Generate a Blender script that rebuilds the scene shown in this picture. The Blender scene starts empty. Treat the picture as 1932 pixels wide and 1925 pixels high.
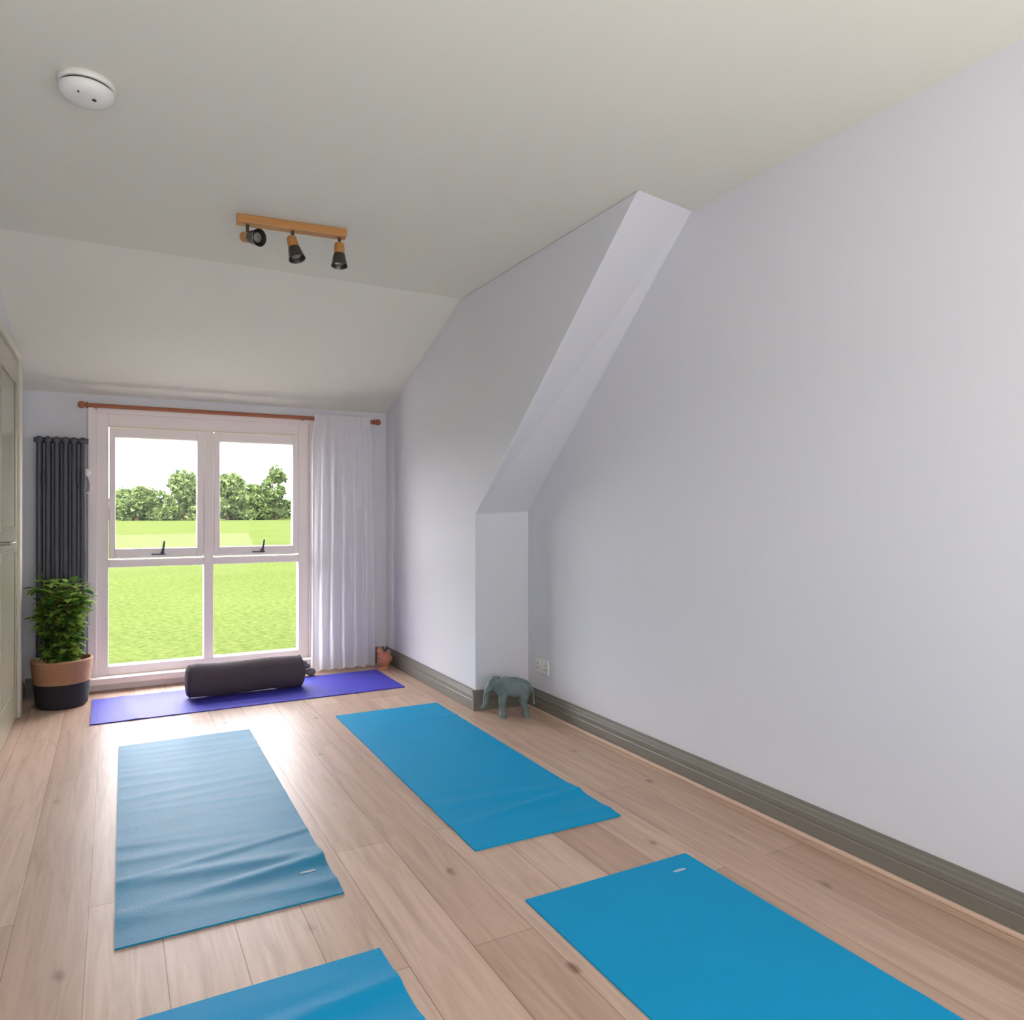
import bpy, bmesh, math, random
from mathutils import Vector, Matrix, Euler
random.seed(7)
S=bpy.context.scene
C=S.collection
try:
    S.view_settings.view_transform='Standard'
    S.view_settings.look='None'
except Exception: pass

def lin(c):
    r=[]
    for v in c:
        v/=255.0
        r.append(v/12.92 if v<=.04045 else ((v+.055)/1.055)**2.4)
    return (r[0],r[1],r[2],1)

# ---------------- materials ----------------
def mat(name,col,rough=.6,metal=0,noise=.06,nscale=8,bump=0,bscale=60,spec=.5,stretch=(1,1,1)):
    m=bpy.data.materials.new(name); m.use_nodes=True
    n=m.node_tree.nodes; l=m.node_tree.links
    b=n['Principled BSDF']
    b.inputs['Roughness'].default_value=rough
    b.inputs['Metallic'].default_value=metal
    b.inputs['Specular IOR Level'].default_value=spec
    tc=n.new('ShaderNodeTexCoord'); mp=n.new('ShaderNodeMapping'); mp.inputs['Scale'].default_value=stretch
    l.new(tc.outputs['Object'],mp.inputs[0])
    nz=n.new('ShaderNodeTexNoise'); nz.inputs['Scale'].default_value=nscale; nz.inputs['Detail'].default_value=4
    l.new(mp.outputs[0],nz.inputs['Vector'])
    mx=n.new('ShaderNodeMix'); mx.data_type='RGBA'
    c=lin(col)
    mx.inputs[6].default_value=tuple(max(0,v*(1-noise)) for v in c[:3])+(1,)
    mx.inputs[7].default_value=tuple(min(1,v*(1+noise)) for v in c[:3])+(1,)
    l.new(nz.outputs[0],mx.inputs[0]); l.new(mx.outputs[2],b.inputs['Base Color'])
    if bump:
        n2=n.new('ShaderNodeTexNoise'); n2.inputs['Scale'].default_value=bscale; n2.inputs['Detail'].default_value=5
        l.new(mp.outputs[0],n2.inputs['Vector'])
        bp=n.new('ShaderNodeBump'); bp.inputs['Strength'].default_value=bump; bp.inputs['Distance'].default_value=.01
        l.new(n2.outputs[0],bp.inputs['Height']); l.new(bp.outputs[0],b.inputs['Normal'])
    return m

M_wall=mat('wall_paint',(221,221,226),.75,noise=.012,nscale=2,bump=.03,bscale=90,spec=.25)
M_ceil=mat('ceiling_paint',(227,225,213),.8,noise=.012,nscale=2,bump=.03,bscale=70,spec=.2)
M_skirt=mat('skirting_paint',(122,118,109),.45,noise=.04)
M_white=mat('white_frame_paint',(248,237,233),.4,noise=.02)
M_cream=mat('architrave_paint',(214,208,192),.4,noise=.02)
M_door=mat('door_olive_paint',(172,167,145),.2,noise=.03)
M_rad=mat('radiator_anthracite',(74,76,84),.42,metal=.2,noise=.04)
M_plast=mat('white_plastic',(232,230,226),.35,noise=.01)
M_slot=mat('dark_slot',(60,60,60),.6)
M_wood=mat('fixture_oak',(190,134,76),.45,noise=.22,nscale=6,stretch=(1,12,12))
M_rod=mat('rod_walnut',(158,92,62),.45,noise=.2,nscale=6,stretch=(1,12,12))
M_dark=mat('shade_dark_steel',(92,88,84),.32,metal=.8)
M_chrome=mat('brushed_steel',(150,146,140),.3,metal=.9)
M_mat1=mat('mat_foam_worn',(14,132,172),.5,noise=.14,nscale=5,bump=.3,bscale=160,stretch=(1,3,1),spec=.32)
M_mat2=mat('mat_foam_blue',(0,156,208),.6,noise=.05,nscale=4,bump=.2,bscale=160,spec=.2)
M_mat5=mat('mat_foam_purple',(72,70,192),.55,noise=.08,nscale=4,bump=.3,bscale=160,spec=.35)
M_mark=mat('mat_stamp_ink',(176,200,212),.6)
M_bol=mat('bolster_cotton',(86,77,83),.9,noise=.1,nscale=14,bump=.4,bscale=220,spec=.15)
M_basket=mat('woven_seagrass',(190,142,108),.8,noise=.25,nscale=40,bump=.9,bscale=70,stretch=(1,1,4))
M_basketd=mat('woven_black',(48,44,50),.8,noise=.25,nscale=40,bump=.9,bscale=70,stretch=(1,1,4))
M_soil=mat('soil',(50,38,30),.95,noise=.3,nscale=60,bump=1)
M_bark=mat('bark',(96,76,56),.9,noise=.3,nscale=20,bump=.6)
M_eleph=mat('verdigris_metal',(112,128,128),.55,noise=.4,nscale=26,bump=.7,bscale=50)
M_terra=mat('terracotta',(206,138,114),.7,noise=.22,nscale=18,bump=.5,bscale=40)
M_stone=mat('pebble_grey',(120,118,120),.8,noise=.25,nscale=20,bump=.5)
M_handle=mat('handle_pewter',(74,76,84),.4,metal=.5)

def leafmat(name,c1,c2,rough=.5,trans=.25):
    m=bpy.data.materials.new(name); m.use_nodes=True
    n=m.node_tree.nodes; l=m.node_tree.links; b=n['Principled BSDF']
    g=n.new('ShaderNodeNewGeometry'); mx=n.new('ShaderNodeMix'); mx.data_type='RGBA'
    mx.inputs[6].default_value=lin(c1); mx.inputs[7].default_value=lin(c2)
    l.new(g.outputs['Random Per Island'],mx.inputs[0]); l.new(mx.outputs[2],b.inputs['Base Color'])
    b.inputs['Roughness'].default_value=rough
    b.inputs['Specular IOR Level'].default_value=.2
    t=n.new('ShaderNodeBsdfTranslucent'); l.new(mx.outputs[2],t.inputs['Color'])
    ms=n.new('ShaderNodeMixShader'); ms.inputs[0].default_value=trans
    l.new(b.outputs[0],ms.inputs[1]); l.new(t.outputs[0],ms.inputs[2])
    l.new(ms.outputs[0],n['Material Output'].inputs[0])
    return m
M_leaf=leafmat('ficus_leaf',(58,110,42),(170,198,92),.5,.4)
M_tree=leafmat('tree_foliage',(46,62,36),(104,120,68),.9,.25)

def curtainmat():
    m=bpy.data.materials.new('voile_fabric'); m.use_nodes=True
    n=m.node_tree.nodes; l=m.node_tree.links; n.remove(n['Principled BSDF'])
    d=n.new('ShaderNodeBsdfDiffuse'); t=n.new('ShaderNodeBsdfTranslucent')
    tc=n.new('ShaderNodeTexCoord'); w=n.new('ShaderNodeTexNoise'); w.inputs['Scale'].default_value=180
    l.new(tc.outputs['Object'],w.inputs['Vector'])
    r=n.new('ShaderNodeMix'); r.data_type='RGBA'; r.inputs[6].default_value=lin((246,244,250)); r.inputs[7].default_value=lin((253,252,255))
    l.new(w.outputs[0],r.inputs[0]); l.new(r.outputs[2],d.inputs['Color']); l.new(r.outputs[2],t.inputs['Color'])
    ms=n.new('ShaderNodeMixShader'); ms.inputs[0].default_value=.5
    l.new(d.outputs[0],ms.inputs[1]); l.new(t.outputs[0],ms.inputs[2]); l.new(ms.outputs[0],n['Material Output'].inputs[0])
    return m
M_curt=curtainmat()

def glassmat():
    m=bpy.data.materials.new('window_glass'); m.use_nodes=True
    n=m.node_tree.nodes; l=m.node_tree.links; n.remove(n['Principled BSDF'])
    t=n.new('ShaderNodeBsdfTransparent'); g=n.new('ShaderNodeBsdfGlossy'); g.inputs['Roughness'].default_value=.02
    ms=n.new('ShaderNodeMixShader'); ms.inputs[0].default_value=.012
    l.new(t.outputs[0],ms.inputs[1]); l.new(g.outputs[0],ms.inputs[2]); l.new(ms.outputs[0],n['Material Output'].inputs[0])
    return m
M_glass=glassmat()

def floormat():
    m=bpy.data.materials.new('oak_plank_floor'); m.use_nodes=True
    n=m.node_tree.nodes; l=m.node_tree.links; b=n['Principled BSDF']
    tc=n.new('ShaderNodeTexCoord'); sp=n.new('ShaderNodeSeparateXYZ'); l.new(tc.outputs['Object'],sp.inputs[0])
    ax=n.new('ShaderNodeMath'); ax.operation='ADD'; ax.inputs[1].default_value=-.117+18.0
    l.new(sp.outputs[0],ax.inputs[0])
    ay=n.new('ShaderNodeMath'); ay.operation='ADD'; ay.inputs[1].default_value=20.35
    l.new(sp.outputs[1],ay.inputs[0])
    cb=n.new('ShaderNodeCombineXYZ'); l.new(ay.outputs[0],cb.inputs[0]); l.new(ax.outputs[0],cb.inputs[1])
    br=n.new('ShaderNodeTexBrick'); l.new(cb.outputs[0],br.inputs['Vector'])
    br.offset=.37; br.offset_frequency=2
    br.inputs['Scale'].default_value=1; br.inputs['Brick Width'].default_value=1.9; br.inputs['Row Height'].default_value=.18
    br.inputs['Mortar Size'].default_value=.0014; br.inputs['Mortar Smooth'].default_value=.3; br.inputs['Bias'].default_value=0
    br.inputs['Color1'].default_value=lin((214,186,166)); br.inputs['Color2'].default_value=lin((190,160,140)); br.inputs['Mortar'].default_value=lin((152,122,102))
    mp=n.new('ShaderNodeMapping'); mp.inputs['Scale'].default_value=(16,1.1,1); l.new(tc.outputs['Object'],mp.inputs[0])
    gr=n.new('ShaderNodeTexNoise'); gr.inputs['Scale'].default_value=1.8; gr.inputs['Detail'].default_value=8; gr.inputs['Roughness'].default_value=.62; gr.inputs['Distortion'].default_value=.9
    l.new(mp.outputs[0],gr.inputs['Vector'])
    cr=n.new('ShaderNodeValToRGB'); cr.color_ramp.elements[0].position=.3; cr.color_ramp.elements[0].color=(.78,.74,.71,1); cr.color_ramp.elements[1].position=.6; cr.color_ramp.elements[1].color=(1.05,1.05,1.05,1)
    l.new(gr.outputs[0],cr.inputs[0])
    mu=n.new('ShaderNodeMix'); mu.data_type='RGBA'; mu.blend_type='MULTIPLY'; mu.inputs[0].default_value=1
    l.new(br.outputs['Color'],mu.inputs[6]); l.new(cr.outputs[0],mu.inputs[7])
    mk=n.new('ShaderNodeMapping'); mk.inputs['Scale'].default_value=(2.9,1.5,0); l.new(tc.outputs['Object'],mk.inputs[0])
    wn=n.new('ShaderNodeTexNoise'); wn.inputs['Scale'].default_value=22; l.new(tc.outputs['Object'],wn.inputs['Vector'])
    sc=n.new('ShaderNodeVectorMath'); sc.operation='SCALE'; sc.inputs['Scale'].default_value=.07; l.new(wn.outputs['Color'],sc.inputs[0])
    va=n.new('ShaderNodeVectorMath'); va.operation='ADD'; l.new(mk.outputs[0],va.inputs[0]); l.new(sc.outputs[0],va.inputs[1])
    vo=n.new('ShaderNodeTexVoronoi'); vo.voronoi_dimensions='2D'; vo.inputs['Scale'].default_value=1.0; l.new(va.outputs[0],vo.inputs['Vector'])
    kr=n.new('ShaderNodeValToRGB'); e=kr.color_ramp.elements; e[0].position=.012; e[0].color=(.45,.38,.34,1); e[1].position=.055; e[1].color=(1,1,1,1)
    l.new(vo.outputs['Distance'],kr.inputs[0])
    mu2=n.new('ShaderNodeMix'); mu2.data_type='RGBA'; mu2.blend_type='MULTIPLY'
    sx=n.new('ShaderNodeSeparateColor'); l.new(vo.outputs['Color'],sx.inputs[0])
    l.new(sx.outputs[0],mu2.inputs[0])
    l.new(mu.outputs[2],mu2.inputs[6]); l.new(kr.outputs[0],mu2.inputs[7])
    l.new(mu2.outputs[2],b.inputs['Base Color'])
    b.inputs['Roughness'].default_value=.42; b.inputs['Specular IOR Level'].default_value=.5
    bp=n.new('ShaderNodeBump'); bp.inputs['Strength'].default_value=.25; bp.inputs['Distance'].default_value=.002; bp.invert=True
    l.new(br.outputs['Fac'],bp.inputs['Height']); l.new(bp.outputs[0],b.inputs['Normal'])
    return m
M_floor=floormat()

def grassmat():
    m=bpy.data.materials.new('meadow_grass'); m.use_nodes=True
    n=m.node_tree.nodes; l=m.node_tree.links; b=n['Principled BSDF']
    tc=n.new('ShaderNodeTexCoord')
    a=n.new('ShaderNodeTexNoise'); a.inputs['Scale'].default_value=14; a.inputs['Detail'].default_value=8; a.inputs['Roughness'].default_value=.8
    l.new(tc.outputs['Object'],a.inputs['Vector'])
    cr=n.new('ShaderNodeValToRGB'); e=cr.color_ramp.elements
    e[0].position=.36; e[0].color=(.028,.043,.009,1); e[1].position=.62; e[1].color=(.066,.080,.025,1)
    l.new(a.outputs[0],cr.inputs[0])
    c=n.new('ShaderNodeTexNoise'); c.inputs['Scale'].default_value=.25; l.new(tc.outputs['Object'],c.inputs['Vector'])
    mx=n.new('ShaderNodeMix'); mx.data_type='RGBA'; mx.blend_type='MULTIPLY'; mx.inputs[0].default_value=.3
    l.new(cr.outputs[0],mx.inputs[6]); l.new(c.outputs[0],mx.inputs[7]); 
    l.new(mx.outputs[2],b.inputs['Base Color'])
    b.inputs['Roughness'].default_value=1; b.inputs['Specular IOR Level'].default_value=0
    return m
M_grass=grassmat()

# ---------------- mesh helpers ----------------
def finish(name,bm,m,parent=None,smooth=False,loc=(0,0,0)):
    me=bpy.data.meshes.new(name); bmesh.ops.recalc_face_normals(bm,faces=bm.faces[:]); bm.to_mesh(me); bm.free()
    ms=m if isinstance(m,(list,tuple)) else [m]
    for x in ms: me.materials.append(x)
    if smooth:
        for p in me.polygons: p.use_smooth=True
    o=bpy.data.objects.new(name,me); C.objects.link(o); o.location=loc
    if parent: o.parent=parent
    return o
def group(name,loc=(0,0,0),rot=(0,0,0)):
    e=bpy.data.objects.new(name,None); e.empty_display_size=.1; C.objects.link(e); e.location=loc; e.rotation_euler=rot; return e
def bevel(o,w,seg=2):
    b=o.modifiers.new('bevel','BEVEL'); b.width=w; b.segments=seg; b.limit_method='ANGLE'; b.angle_limit=.6
    return o
def box(name,x0,x1,y0,y1,z0,z1,m,parent=None,bev=0,smooth=False):
    bm=bmesh.new(); bmesh.ops.create_cube(bm,size=1)
    for v in bm.verts:
        v.co=Vector((x0+(v.co.x+.5)*(x1-x0),y0+(v.co.y+.5)*(y1-y0),z0+(v.co.z+.5)*(z1-z0)))
    o=finish(name,bm,m,parent)
    if bev: bevel(o,bev)
    return o
def prism(name,a,bpts,m,parent=None,bev=0):
    bm=bmesh.new()
    A=[bm.verts.new(p) for p in a]; B=[bm.verts.new(p) for p in bpts]
    bm.faces.new(A); bm.faces.new(B[::-1])
    for i in range(len(A)):
        j=(i+1)%len(A); bm.faces.new((A[i],B[i],B[j],A[j]))
    o=finish(name,bm,m,parent)
    if bev: bevel(o,bev)
    return o
def extr(name,pts,vec,m,parent=None,bev=0):
    return prism(name,pts,[tuple(Vector(p)+Vector(vec)) for p in pts],m,parent,bev)
def lathe_bm(bm,prof,mx=Matrix(),seg=32,cap=True,mi=0):
    rings=[]
    for r,z in prof:
        rings.append([bm.verts.new(mx@Vector((r*math.cos(2*math.pi*i/seg),r*math.sin(2*math.pi*i/seg),z))) for i in range(seg)])
    for a,b in zip(rings,rings[1:]):
        for i in range(seg):
            f=bm.faces.new((a[i],a[(i+1)%seg],b[(i+1)%seg],b[i])); f.material_index=mi
    if cap:
        f=bm.faces.new(rings[0][::-1]); f.material_index=mi
        f=bm.faces.new(rings[-1]); f.material_index=mi
def align(p0,p1):
    d=(Vector(p1)-Vector(p0)); return Matrix.Translation(Vector(p0))@d.to_track_quat('Z','Y').to_matrix().to_4x4(), d.length
def cyl_bm(bm,p0,p1,r0,r1=None,seg=16,mi=0):
    mx,L=align(p0,p1); lathe_bm(bm,[(r0,0),(r1 if r1 is not None else r0,L)],mx,seg,True,mi)
def autosm(o,ang=.7):
    for p in o.data.polygons: p.use_smooth=True
    try: o.data.set_sharp_from_angle(angle=ang)
    except Exception: pass
    return o

# ---------------- room shell ----------------
XL,XR,XF=-.50,2.168,1.84
YB,YF=-1.5,5.40
ZC,ZF=2.435,1.90
YC=4.03
box('floor',XL-.2,XR+.2,YB-.2,YF+.25,-.1,0,M_floor)
prof=[(YB,0),(YF+.0,0),(YF,ZF),(YC,ZC),(YB,ZC)]
extr('wall_left',[(XL,y,z) for y,z in prof],(-.2,0,0),M_wall)
extr('wall_right',[(XR,y,z) for y,z in prof],(.2,0,0),M_wall)
box('wall_back',XL-.2,XR+.2,YB-.2,YB,0,ZC+.1,M_wall)
pa=[(YF,0),(3.82,0),(3.82,1.135),(2.32,ZC),(YC,ZC),(YF,ZF)]
pb=[(YF,0),(3.78,0),(3.78,1.150),(2.375,ZC),(YC,ZC),(YF,ZF)]
prism('wall_right_dormer',[(XF,y,z) for y,z in pa],[(XR+.004,y,z) for y,z in pb],M_wall,bev=.006)
cp=[(YB-.2,ZC),(YC,ZC),(YF+.25,ZF-.25*(ZC-ZF)/(YF-YC)),(YF+.25,ZF+.2),(YC,ZC+.2),(YB-.2,ZC+.2)]
extr('ceiling',[(XL-.2,y,z) for y,z in cp],(XR-XL+.4,0,0),M_ceil)
# far wall with opening
WX0,WX1,WZ0,WZ1=-.10,1.255,.06,1.785
def farwall():
    bm=bmesh.new()
    def b(x0,x1,z0,z1):
        r=bmesh.ops.create_cube(bm,size=1)
        for v in r['verts']:
            v.co=Vector((x0+(v.co.x+.5)*(x1-x0),YF+(v.co.y+.5)*.25,z0+(v.co.z+.5)*(z1-z0)))
    b(XL-.2,WX0,0,1.9); b(WX1,XR+.2,0,1.9); b(WX0,WX1,WZ1,1.9); b(WX0,WX1,-.1,WZ0)
    return finish('wall_far',bm,M_wall)
farwall()

# ---------------- window ----------------
W=group('window_1',(0,YF,0))
def wb(n,x0,x1,z0,z1,y0,y1,m=M_white,bev=.004): return box(n,x0,x1,y0,y1,z0,z1,m,W,bev)
wb('frame_left',WX0,-.03,WZ0,WZ1,.0,.09)
wb('frame_right',1.178,WX1,WZ0,WZ1,.0,.09)
wb('frame_top',-.03,1.178,1.70,WZ1,.0,.09)
wb('frame_bottom',-.03,1.178,WZ0,.145,.0,.09)
wb('mullion',.542,.603,.145,1.70,.0,.09)
wb('transom_left',-.03,.542,.785,.835,.0,.09); wb('transom_right',.603,1.178,.785,.835,.0,.09)
for i,(a,b) in enumerate(((-.03,.542),(.603,1.178))):
    c0,c1,d0,d1=a+.04,b-.045,.905,1.63
    k=i+1
    wb(f'sash_{k}_left',a+.004,c0,.845,1.693,-.018,.05); wb(f'sash_{k}_right',c1,b-.004,.845,1.693,-.018,.05)
    wb(f'sash_{k}_top',c0,c1,d1,1.693,-.018,.05); wb(f'sash_{k}_bottom',c0,c1,.845,d0,-.018,.05)
    wb(f'pane_upper_{k}',c0,c1,d0,d1,.028,.032,M_glass,0)
    wb(f'pane_lower_{k}',a,b,.145,.785,.048,.052,M_glass,0)
    hx=(c0+c1)/2+.03
    bm=bmesh.new()
    cyl_bm(bm,(hx,-.018,.872),(hx,-.045,.872),.012); cyl_bm(bm,(hx,-.045,.868),(hx+.012,-.05,.955),.009,.006)
    cyl_bm(bm,(hx-.06,-.03,.866),(hx+.02,-.03,.866),.004)
    cyl_bm(bm,(hx-.06,-.03,.866),(hx-.06,-.018,.866),.005)
    autosm(finish(f'handle_{k}',bm,M_handle,W))
wb('lining_left',WX0-.045,WX0+.004,.03,WZ1+.03,-.02,.0); wb('lining_right',WX1-.004,WX1+.04,.03,WZ1+.03,-.02,.0)
wb('lining_top',WX0+.004,WX1-.004,WZ1-.004,WZ1+.03,-.02,.0)
wb('sill',WX0-.05,WX1+.045,.045,.088,-.085,.0,M_white,.008)
wb('sill_apron',WX0-.045,WX1+.04,.0,.045,-.03,.0,M_white,.003)

# ---------------- skirting ----------------
def skirting(name,p0,p1,nrm,h=.115):
    pr=[(0,0),(.020,0),(.020,.055),(.017,.060),(.019,.064),(.019,.082),(.014,.088),(.012,.098),(.007,.104),(.006,h),(0,h)]
    n=Vector(nrm)
    a=[tuple(Vector(p0)+n*d+Vector((0,0,z))) for d,z in pr]; b=[tuple(Vector(p1)+n*d+Vector((0,0,z))) for d,z in pr]
    return prism(name,a,b,M_skirt)
skirting('baseboard_right',(XR,YB,0),(XR,3.76,0),(-1,0,0))
skirting('baseboard_right_far',(XF,3.8205,0),(XF,YF,0),(-1,0,0))
skirting('baseboard_nib',(XF-.021,3.8225,0),(XR-.018,3.782,0),(0,-1,0))
skirting('baseboard_left',(XL,YB,0),(XL,3.86,0),(1,0,0))
skirting('baseboard_left_far',(XL,5.05,0),(XL,YF,0),(1,0,0))
skirting('baseboard_far_left',(XL+.02,YF,0),(WX0-.05,YF,0),(0,-1,0))
skirting('baseboard_far_right',(WX1+.045,YF,0),(XF-.02,YF,0),(0,-1,0))
box('trim_1',XR-.034,XR-.0202,YB,3.74,0,.014,mat('pale_beading',(214,186,166),.5),bev=.003)

# ---------------- door left ----------------
D=group('door_1',(XL,0,0))
box('leaf',.001,.03,4.02,4.88,.01,1.985,M_door,D,.004)
for k,(z0,z1) in enumerate(((.18,.95),(1.05,1.86))):
    box(f'panel_moulding_{k}_a',.03,.038,4.14,4.16,z0,z1,M_door,D,.002); box(f'panel_moulding_{k}_b',.03,.038,4.74,4.76,z0,z1,M_door,D,.002)
    box(f'panel_moulding_{k}_c',.03,.038,4.16,4.74,z0,z0+.02,M_door,D,.002); box(f'panel_moulding_{k}_d',.03,.038,4.16,4.74,z1-.02,z1,M_door,D,.002)
box('architrave_far',.001,.045,4.885,4.98,0,2.04,M_cream,D,.006)
box('architrave_near',.001,.045,3.92,4.015,0,2.04,M_cream,D,.006)
box('architrave_top',.001,.045,4.015,4.885,1.99,2.04,M_cream,D,.006)
bm=bmesh.new(); cyl_bm(bm,(.03,4.10,1.0),(.08,4.10,1.0),.009); cyl_bm(bm,(.08,4.10,1.0),(.08,4.22,1.0),.009); cyl_bm(bm,(.03,4.10,1.0),(.036,4.10,1.0),.025)
autosm(finish('lever',bm,M_chrome,D))

# ---------------- yoga mats ----------------
def yoga_mat(x0,x1,y0,y1,m,ripple,rot=0,mark=None,along='Y'):
    cx,cy=(x0+x1)/2,(y0+y1)/2; w,l=x1-x0,y1-y0
    g=group('yoga_mat',(cx,cy,0),(0,0,rot))
    bm=bmesh.new(); NX,NY=(24,130) if along=='Y' else (130,24)
    def hz(x,y):
        z=0
        for (pos,amp,wd,sk) in ripple:
            s=(y+sk*x) if along=='Y' else (x+sk*y)
            d=(s-pos)/wd; z+=amp*math.exp(-d*d)*(.65+.35*math.sin(5*x+pos*9))
        return z
    T=[[None]*(NX+1) for _ in range(NY+1)]; B=[[None]*(NX+1) for _ in range(NY+1)]
    for j in range(NY+1):
        for i in range(NX+1):
            x=(i/NX-.5)*w; y=(j/NY-.5)*l; h=hz(x,y)
            B[j][i]=bm.verts.new((x,y,.0008+h)); T[j][i]=bm.verts.new((x,y,.0058+h))
    for j in range(NY):
        for i in range(NX):
            bm.faces.new((T[j][i],T[j][i+1],T[j+1][i+1],T[j+1][i])); bm.faces.new((B[j][i],B[j+1][i],B[j+1][i+1],B[j][i+1]))
    for i in range(NX):
        bm.faces.new((B[0][i],B[0][i+1],T[0][i+1],T[0][i])); bm.faces.new((B[NY][i+1],B[NY][i],T[NY][i],T[NY][i+1]))
    for j in range(NY):
        bm.faces.new((B[j+1][0],B[j][0],T[j][0],T[j+1][0])); bm.faces.new((B[j][NX],B[j+1][NX],T[j+1][NX],T[j][NX]))
    autosm(finish('foam_sheet',bm,m,g))
    if mark:
        mx_,my_=mark; bm=bmesh.new()
        N=24
        def P(a,b): return bm.verts.new((mx_+a,my_+b,.0068+hz(mx_+a,my_+b)))
        c0=P(0,0); o1=[P(.026*math.cos(t*2*math.pi/N),.007*math.sin(t*2*math.pi/N)) for t in range(N)]
        for t in range(N): bm.faces.new((o1[t],o1[(t+1)%N],c0))
        finish('stamped_mark',bm,M_mark,g)
    return g
yoga_mat(.012,.618,2.175,4.04,M_mat1,[(-.82,.010,.035,.12),(-.72,.013,.028,-.14),(-.60,.010,.035,.12),(-.42,.004,.03,.05),(-.25,.003,.03,0),(-.1,.0025,.02,-.1),(.0,.003,.02,.1),(.1,.002,.02,-.1),(.2,.003,.025,-.1),(.42,.003,.03,.1),(.6,.003,.02,0),(.68,.002,.015,0),(.74,.003,.02,.1),(.84,.002,.02,0),(-.5,.005,.02,-.2),(-.33,.003,.02,.15),(.32,.002,.02,0),(.5,.002,.02,.1)],-.01,(.235,-.755))
yoga_mat(1.082,1.688,2.228,4.065,M_mat2,[(-.8,.006,.03,.15),(-.68,.010,.026,-.15),(-.55,.006,.03,.1),(-.42,.003,.02,.1),(.5,.003,.03,0),(.65,.004,.025,.1),(.3,.002,.03,.1)],-.01)
yoga_mat(1.066,1.682,.03,1.875,M_mat2,[(-.3,.003,.04,.1),(.1,.002,.04,0)],0,(.21,.84))
yoga_mat(.008,.614,.01,1.852,M_mat2,[(.84,.002,.03,.1),(.74,.010,.03,-.1),(.64,.008,.028,.12),(.5,.005,.03,0)],0)
yoga_mat(-.112,1.67,4.53,5.12,M_mat5,[(-.7,.004,.04,.1),(-.5,.003,.03,0),(.3,.003,.04,0),(.7,.003,.03,.1)],0,None,'X')

# ---------------- bolster ----------------
G=group('bolster_cushion',(.738,4.87,.106),(0,0,.03))
bm=bmesh.new()
R=.1; L=.35
pr=[(.002,-L+.0),(.05,-L-.004),(.082,-L+.002),(.093,-L+.012),(.101,-L+.02),(.104,-L+.06),(.103,-.15),(.102,0),(.103,.15),(.104,L-.06),(.101,L-.02),(.093,L-.012),(.082,L-.002),(.05,L+.004),(.002,L)]
lathe_bm(bm,pr,Matrix.Rotation(math.pi/2,4,'Y'),48)
for v in bm.verts:
    if v.co.z<-.085: v.co.z=-.085-(abs(v.co.z)-.085)*.3
    v.co.z+=.004*math.sin(v.co.x*16)
autosm(finish('body',bm,M_bol,G)); 
bm=bmesh.new()
for s in (-1,1):
    N=48
    for k in range(N):
        a0,a1=2*math.pi*k/N,2*math.pi*(k+1)/N
        f=lambda a:(s*(L-.016),.0985*math.cos(a),max(-.088,.0985*math.sin(a)))
        cyl_bm(bm,f(a0),f(a1),.004,seg=6)
finish('piping',bm,M_bol,G)

# ---------------- curtain and rod ----------------
G=group('curtain_rod',(0,5.285,1.815))
bm=bmesh.new(); cyl_bm(bm,(-.14,0,0),(1.70,0,0),.014,seg=20)
for s,x in ((-1,-.14),(1,1.70)):
    mx=Matrix.Translation((x,0,0))@Matrix.Rotation(s*math.pi/2,4,'Y')
    lathe_bm(bm,[(.014,0),(.02,.002),(.02,.01),(.012,.014),(.02,.024),(.024,.036),(.019,.05),(.006,.058)],mx,20)
autosm(finish('pole',bm,M_rod,G))
bm=bmesh.new()
for x in (-.10,1.20):
    cyl_bm(bm,(x,.0,0),(x,.115,0),.009); cyl_bm(bm,(x,.103,0),(x,.115,0),.028,seg=20)
autosm(finish('brackets',bm,M_rod,G))
G=group('curtain',(1.46,5.27,0))
bm=bmesh.new(); NX,NZ=240,44; zt,zb=1.842,.012
V=[]
for j in range(NZ+1):
    t=j/NZ; z=zt+(zb-zt)*t; row=[]
    for i in range(NX+1):
        s=i/NX
        wdt=.222-.018*math.exp(-((t-.02)/.05)**2)+.006*t
        x=(s-.5)*2*wdt+.012*math.sin(t*3+s*5)*t
        A=.013+.012*t
        y=A*math.sin(s*2*math.pi*6+1.1*math.sin(t*2.2+s*4))+.006*math.sin(s*31+t*5)+.004*math.sin(s*90)*(1-t)
        if z>1.78: y=.4*y-.024
        else: y=y-.024
        row.append(bm.verts.new((x,y,z)))
    V.append(row)
for j in range(NZ):
    for i in range(NX): bm.faces.new((V[j][i],V[j][i+1],V[j+1][i+1],V[j+1][i]))
finish('fabric',bm,M_curt,G,True)

# ---------------- radiator ----------------
G=group('column_radiator',(-.285,YF-.068,0))
bm=bmesh.new(); nc=6; pit=.046; ZT=1.59
for i in range(nc):
    x=(i-(nc-1)/2)*pit
    for dy in (-.026,.026):
        cyl_bm(bm,(x,dy,.20),(x,dy,ZT),.0165,seg=14)
    for z in (.20,ZT):
        lathe_bm(bm,[(.010,-.048),(.019,-.044),(.0215,-.033),(.0215,.033),(.019,.044),(.010,.048)],Matrix.Translation((x,0,z))@Matrix.Rotation(math.pi/2,4,'X'),16)
for z in (.20,ZT):
    cyl_bm(bm,(-pit*2.5-.03,0,z),(pit*2.5+.03,0,z),.017,seg=16)
autosm(finish('columns',bm,M_rad,G))
bm=bmesh.new()
for sx in (-.09,.09):
    cyl_bm(bm,(sx,-.042,1.36),(sx,.0675,1.36),.008); cyl_bm(bm,(sx,-.043,1.33),(sx,-.043,1.40),.008)
cyl_bm(bm,(-.115,0,.18),(-.115,0,0),.008); cyl_bm(bm,(.115,0,.18),(.115,0,0),.008)
autosm(finish('brackets_and_pipes',bm,M_rad,G))

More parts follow.
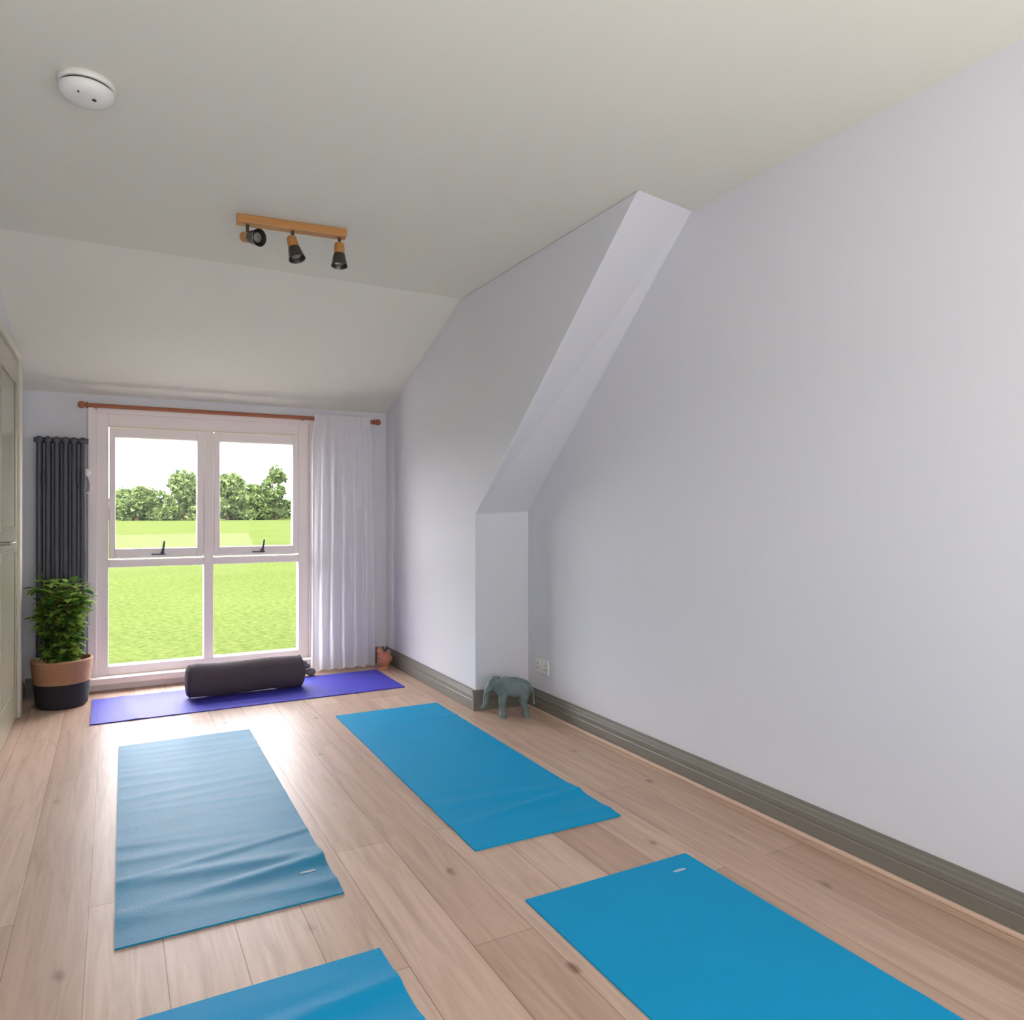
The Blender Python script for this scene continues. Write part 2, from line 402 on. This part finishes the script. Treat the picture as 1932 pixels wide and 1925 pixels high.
G=group('curtain_holdback',(-.152,YF,1.395))
bm=bmesh.new(); cyl_bm(bm,(0,-.02,0),(0,-.05,0),.006)
lathe_bm(bm,[(.004,0),(.022,.003),(.026,.010),(.018,.018),(.006,.022)],Matrix.Translation((0,-.05,0))@Matrix.Rotation(math.pi/2,4,'X'),20)
for k in range(10):
    a,b=k/10,(k+1)/10
    f=lambda t:(.022*math.sin(t*6.28),-.03,-.13*math.sin(t*3.14))
    cyl_bm(bm,f(a),f(b),.006,seg=8)
autosm(finish('knob_and_loop',bm,M_white,G))

# ---------------- potted plant ----------------
G=group('potted_plant',(-.268,5.085,0))
bm=bmesh.new()
prof_d=[(.002,.001),(.118,.001),(.128,.01)]
z=.01
while z<.150: prof_d+= [(.129+.10*z,z+.0),(.133+.10*z,z+.005)]; z+=.010
prof_t=[]
while z<.262: prof_t+=[(.129+.10*z,z),(.1335+.10*z,z+.005)]; z+=.010
prof_t+=[(.160,.268),(.160,.276),(.148,.280),(.143,.272),(.14,.23),(.002,.23)]
lathe_bm(bm,prof_d,seg=56,cap=False,mi=1); lathe_bm(bm,[prof_d[-1]]+prof_t,seg=56,cap=False,mi=0)
finish('basket',bm,[M_basket,M_basketd],G,True)
bm=bmesh.new(); lathe_bm(bm,[(.141,.235),(.1,.243),(.001,.246)],seg=32,cap=False); finish('soil',bm,M_soil,G,True)
bm=bmesh.new(); lv=bmesh.new()
random.seed(11)
def leaf(bm,p,d,up,ln,wd):
    d=d.normalized(); s=d.cross(up).normalized(); u=s.cross(d)
    prf=[(0,.0),(.25,.8),(.55,1),(.8,.6),(1,0)]
    pts=[p+d*ln*t-u*ln*.25*t*t for t,w in prf]
    def ok(q): return q.y<.16 and q.x>-.215
    if not all(ok(q) for q in pts): return
    c=[];l=[];r=[]
    for (t,w),q in zip(prf,pts):
        c.append(bm.verts.new(q))
        if 0<w: l.append(bm.verts.new(q+s*wd*w*.5+u*wd*.12)); r.append(bm.verts.new(q-s*wd*w*.5+u*wd*.12))
    bm.faces.new((c[0],l[0],c[1])); bm.faces.new((c[0],c[1],r[0]))
    for k in range(2):
        bm.faces.new((c[k+1],l[k],l[k+1],c[k+2])); bm.faces.new((c[k+1],c[k+2],r[k+1],r[k]))
    bm.faces.new((c[3],l[2],c[4])); bm.faces.new((c[3],c[4],r[2]))
for s in range(16):
    a=random.uniform(0,6.28); rr=random.uniform(.01,.06)
    p=Vector((rr*math.cos(a),rr*math.sin(a),.24)); H=random.uniform(.28,.52) if s else .62
    tilt=Vector((math.cos(a),math.sin(a)*.6,0))*random.uniform(.0,.12)
    N=9; prev=p
    for k in range(1,N+1):
        t=k/N; q=p+Vector((0,0,H*t))+tilt*t*t*.8+Vector((random.uniform(-.008,.008),random.uniform(-.008,.008),0))
        cyl_bm(bm,prev,q,.0055*(1-.6*t)+.001,.0055*(1-.6*(t+.1))+.001,6)
        if t>.1 and not (s==0 and t>.85):
            for _ in range(8):
                aa=random.uniform(0,6.28); d=Vector((math.cos(aa),math.sin(aa),random.uniform(-.4,.9)))
                br=random.uniform(.0,.05); pos=q+d.normalized()*br
                if br>.02 and pos.y<.15 and pos.x>-.2: cyl_bm(bm,q,pos,.0013,.001,4)
                L_=random.uniform(.045,.078)
                leaf(lv,pos,d,Vector((random.uniform(-.3,.3),random.uniform(-.3,.3),1)),L_,L_*.6)
        prev=q
finish('stems',bm,M_bark,G,True); finish('leaves',lv,M_leaf,G,True)

# ---------------- ceiling spotlight bar ----------------
G=group('ceiling_spotlight_bar',(.70,3.33,ZC),(0,0,math.radians(-6)))
o=box('bar',-.235,.235,-.028,.028,-.036,0,M_wood,G,.004)
def head(k,px,d):
    d=Vector(d).normalized()
    bm=bmesh.new()
    cyl_bm(bm,(px,0,-.034),(px,0,-.085),.007,seg=12,mi=1)
    cyl_bm(bm,(px-.018,0,-.085),(px+.018,0,-.085),.008,seg=12,mi=1)
    st=Vector((px,0,-.090))-d*.03
    mx=Matrix.Translation(st)@d.to_track_quat('Z','Y').to_matrix().to_4x4()
    lathe_bm(bm,[(.002,-.003),(.018,0),(.022,.006),(.024,.05),(.025,.056),(.0,.056)],mx,28,False,0)
    lathe_bm(bm,[(.025,.052),(.027,.058),(.036,.105),(.0375,.108),(.036,.109),(.033,.102),(.024,.062),(.0,.062)],mx,28,False,1)
    lathe_bm(bm,[(.012,.062),(.02,.075),(.026,.090),(.020,.098),(.001,.100)],mx,24,False,2)
    autosm(finish(f'spot_head_{k}',bm,[M_wood,M_dark,M_chrome],G),.6)
head(1,-.19,(.55,-.75,-.2)); head(2,.0,(.22,-.25,-.95)); head(3,.205,(-.02,-.12,-1))

# ---------------- smoke detector ----------------
G=group('smoke_detector',(-.072,2.53,ZC))
bm=bmesh.new()
lathe_bm(bm,[(.0,0),(.074,0),(.076,-.004),(.076,-.014),(.074,-.017),(.066,-.018)],seg=48,cap=False)
lathe_bm(bm,[(.063,-.018),(.074,-.026),(.073,-.036),(.064,-.050),(.045,-.057),(.02,-.059),(.0,-.059)],seg=48,cap=False)
autosm(finish('housing',bm,M_plast,G),.8)
bm=bmesh.new(); lathe_bm(bm,[(.067,-.014),(.069,-.020),(.066,-.028)],seg=48,cap=False); 
cyl_bm(bm,(.02,-.02,-.056),(.02,-.02,-.0605),.006); cyl_bm(bm,(-.02,-.045,-.050),(-.02,-.046,-.0575),.003)
finish('vents_and_button',bm,M_slot,G)

# ---------------- elephant figurine ----------------
def remesh(o,v=.004,sm=4):
    r=o.modifiers.new('rm','REMESH'); r.mode='VOXEL'; r.voxel_size=v; r.use_smooth_shade=True
    s=o.modifiers.new('sm','SMOOTH'); s.iterations=sm; s.factor=.5
def ell(bm,c,r,rot=(0,0,0)):
    mx=Matrix.Translation(c)@Euler(rot).to_matrix().to_4x4()@Matrix.Diagonal((r[0],r[1],r[2],1))
    bmesh.ops.create_icosphere(bm,subdivisions=3,radius=1,matrix=mx)
def chain(bm,pts):
    for (p,r),(q,s) in zip(pts,pts[1:]):
        cyl_bm(bm,p,q,r,s,14); ell(bm,q,(s,s,s))
G=group('elephant_figurine',(1.965,3.61,0),(0,0,math.radians(-24)))
bm=bmesh.new()
ell(bm,(.01,0,.160),(.088,.052,.058)); ell(bm,(-.035,0,.168),(.055,.048,.055)); ell(bm,(.062,0,.150),(.048,.047,.055))
ell(bm,(-.098,0,.185),(.040,.033,.042)); ell(bm,(-.075,0,.178),(.035,.030,.036))
chain(bm,[((-.115,0,.180),.026),((-.136,0,.150),.019),((-.146,0,.110),.015),((-.150,0,.070),.012),((-.163,0,.050),.010),((-.176,0,.056),.008)])
for s in (-1,1):
    ell(bm,(-.076,s*.040,.172),(.034,.009,.045),(0,0,s*.5))
    chain(bm,[((-.045,s*.026,.14),.026),((-.055,s*.028,.080),.019),((-.050,s*.028,.03),.017),((-.052,s*.028,.013),.020)])
    cyl_bm(bm,(-.052,s*.028,0),(-.052,s*.028,.016),.021)
    chain(bm,[((.070,s*.025,.13),.030),((.062,s*.027,.080),.021),((.080,s*.027,.035),.016),((.080,s*.027,.013),.020)])
    cyl_bm(bm,(.080,s*.027,0),(.080,s*.027,.016),.021)
    chain(bm,[((-.118,s*.016,.160),.008),((-.140,s*.022,.140),.006),((-.158,s*.024,.144),.003)])
chain(bm,[((.108,0,.160),.010),((.122,0,.125),.006),((.122,0,.088),.005),((.124,0,.070),.009)])
o=finish('body',bm,M_eleph,G,True); remesh(o,.0035,3)

# ---------------- terracotta ornament by curtain ----------------
G=group('terracotta_hen_ornament',(1.735,5.14,0),(0,0,math.radians(215))); G.scale=(.92,.92,.92)
bm=bmesh.new()
ell(bm,(0,0,.075),(.066,.052,.060)); ell(bm,(.045,0,.110),(.030,.028,.034)); ell(bm,(.056,0,.150),(.026,.024,.026))
ell(bm,(-.055,0,.110),(.030,.014,.036),(0,-.5,0)); cyl_bm(bm,(.07,0,.15),(.098,0,.143),.009,.002,10)
for k,(x,z) in enumerate(((.045,.176),(.057,.180),(.068,.174))): ell(bm,(x,0,z),(.008,.005,.010))
cyl_bm(bm,(0,0,0),(0,0,.03),.045,.03,20)
for s in(-1,1): ell(bm,(-.008,s*.046,.078),(.038,.012,.028),(0,.2,0))
o=finish('body',bm,M_terra,G,True); remesh(o,.004,2)

# ---------------- pebbles by sill ----------------
G=group('stone_pile',(1.165,5.17,0))
bm=bmesh.new(); random.seed(5)
for c,r in (((-.02,.005,.03),(.045,.03,.03)),((.048,.0,.026),(.035,.028,.026)),((.01,-.0,.070),(.036,.026,.018)),((.0,.0,.097),(.022,.02,.013))): ell(bm,c,r,(0,0,random.random()*.4))
finish('stones',bm,M_stone,G,True)

# ---------------- wall socket ----------------
G=group('wall_socket',(XR,3.61,.26))
box('plate',-.010,.0,-.073,.073,-.043,.043,M_plast,G,.004)
for s in (-1,1):
    box(f'rocker_{s+2}',-.014,-.009,s*.018-.008,s*.018+.008,.010,.030,M_plast,G,.001)
    box(f'earth_slot_{s+2}',-.0106,-.009,s*.045-.003,s*.045+.003,.006,.016,M_slot,G)
    box(f'pin_a_{s+2}',-.0106,-.009,s*.045-.014,s*.045-.007,-.018,-.013,M_slot,G); box(f'pin_b_{s+2}',-.0106,-.009,s*.045+.007,s*.045+.014,-.018,-.013,M_slot,G)

# ---------------- outside ----------------
bm=bmesh.new()
vs=[bm.verts.new(p) for p in ((-300,5.66,-.15),(400,5.66,-.15),(400,450,-.15),(-300,450,-.15))]; bm.faces.new(vs)
finish('lawn',bm,M_grass)
random.seed(21)
F=2.3
def tree(name,x,y,h,w,dens=1.0,low=.0,n=16):
    g=group(name,(x,y,-.15))
    bm=bmesh.new()
    cyl_bm(bm,(0,0,0),(0,0,h*.55),.3,.12,8)
    for k in range(6):
        a=random.uniform(0,6.28); z0=h*random.uniform(.25,.5)
        cyl_bm(bm,(0,0,z0),(math.cos(a)*w*.3,math.sin(a)*w*.3,z0+h*.3),.12,.04,6)
    finish('trunk',bm,M_bark,g)
    bm=bmesh.new(); cl=[]
    for k in range(n):
        a=random.uniform(0,6.28); r=w*.5*math.sqrt(random.random())*.85
        t=random.random(); z=h*(low+(1-low)*t)*.88; r*=(1-.6*t*t)
        cl.append((Vector((r*math.cos(a),r*math.sin(a),z)),random.uniform(.12,.21)*w))
    for c,cr in cl:
        for _ in range(int(260*dens)):
            d=Vector((random.gauss(0,1),random.gauss(0,1),random.gauss(0,1))).normalized()*cr*random.uniform(.7,1.03)
            p=c+d
            if p.z<.03: continue
            s=random.uniform(.10,.22)*F
            q=[p+Vector((random.uniform(-s,s),random.uniform(-s,s),random.uniform(-s,s))) for _ in range(3)]
            try: bm.faces.new([bm.verts.new(t) for t in q])
            except Exception: pass
    finish('foliage',bm,M_tree,g)
for (x,h,w,dn,nn) in ((-7,3.9,5,.9,20),(-3.5,3.2,4,.9,20),(1.2,2.9,3.0,1,20),(3.9,3.7,3.2,1.1,26),(6.5,3.8,3.0,1.2,28),(7.9,3.1,2.2,1,18),(9.6,4.5,2.3,.7,26),(12.0,4.0,4,.9,20),(16,4.6,5,.9,20),(21,4.0,5,.8,20)):
    tree('tree',x*F,50*F+random.uniform(-2,2),(h-1.3)*F+1.3,w*F,dn,.05,nn)
g=group('hedge',(0,56*F+1,-.15)); bm=bmesh.new()
for _ in range(30000):
    x=random.uniform(-16,28)*F; z=random.random()**.9*(3.6+.8*math.sin(x*.4)+.6*math.sin(x*1.2)); p=Vector((x,random.uniform(-.8,.8),z)); s=random.uniform(.25,.6)
    bm.faces.new([bm.verts.new(p+Vector((random.uniform(-s,s),random.uniform(-s,s),random.uniform(-s,s)))) for _ in range(3)])
finish('foliage',bm,M_tree,g)

# ---------------- light ----------------
w=bpy.data.worlds.new('sky'); S.world=w; w.use_nodes=True
n=w.node_tree.nodes; l=w.node_tree.links; bg=n['Background']
bg.inputs['Color'].default_value=(.95,.95,1,1); bg.inputs['Strength'].default_value=15.0
sd=bpy.data.lights.new('sun','SUN'); sd.energy=11.0; sd.angle=.03; sd.color=(1,.96,.88)
so=bpy.data.objects.new('sun',sd); C.objects.link(so); so.rotation_euler=Vector((.5,.25,-1)).to_track_quat('-Z','Y').to_euler()
def area(name,loc,tgt,sx,sy,e,col=(1,1,1)):
    a=bpy.data.lights.new(name,'AREA'); a.shape='RECTANGLE'; a.size=sx; a.size_y=sy; a.energy=e; a.color=col
    o=bpy.data.objects.new(name,a); C.objects.link(o); o.location=loc
    o.rotation_euler=(Vector(tgt)-Vector(loc)).to_track_quat('-Z','Y').to_euler(); return o
area('rear_fill_light',(.8,-1.4,1.1),(.8,3,1.3),2.2,1.9,19,(1,.985,.975))  # added fill lamp behind the camera; the back wall has no window
area('side_fill_light',(-.46,.1,1.2),(2.2,1.5,1.2),2.0,1.6,14,(1,.98,.97))  # added fill by the left wall, out of view, to brighten the right wall
area('upward_fill_light',(.85,-.85,.7),(.85,-.3,2.4),2.0,.7,38,(1,.985,.965))  # unseen fill aimed upward, added to lift the ceiling and ambient level

# ---------------- camera ----------------
cd=bpy.data.cameras.new('camera'); cd.sensor_width=36; cd.lens=1380/1932*36; cd.clip_start=.02; cd.clip_end=900
co=bpy.data.objects.new('camera',cd); C.objects.link(co); co.location=(0,0,1.15)
co.rotation_euler=(math.radians(90.1),0,-math.radians(28.57))
S.camera=co
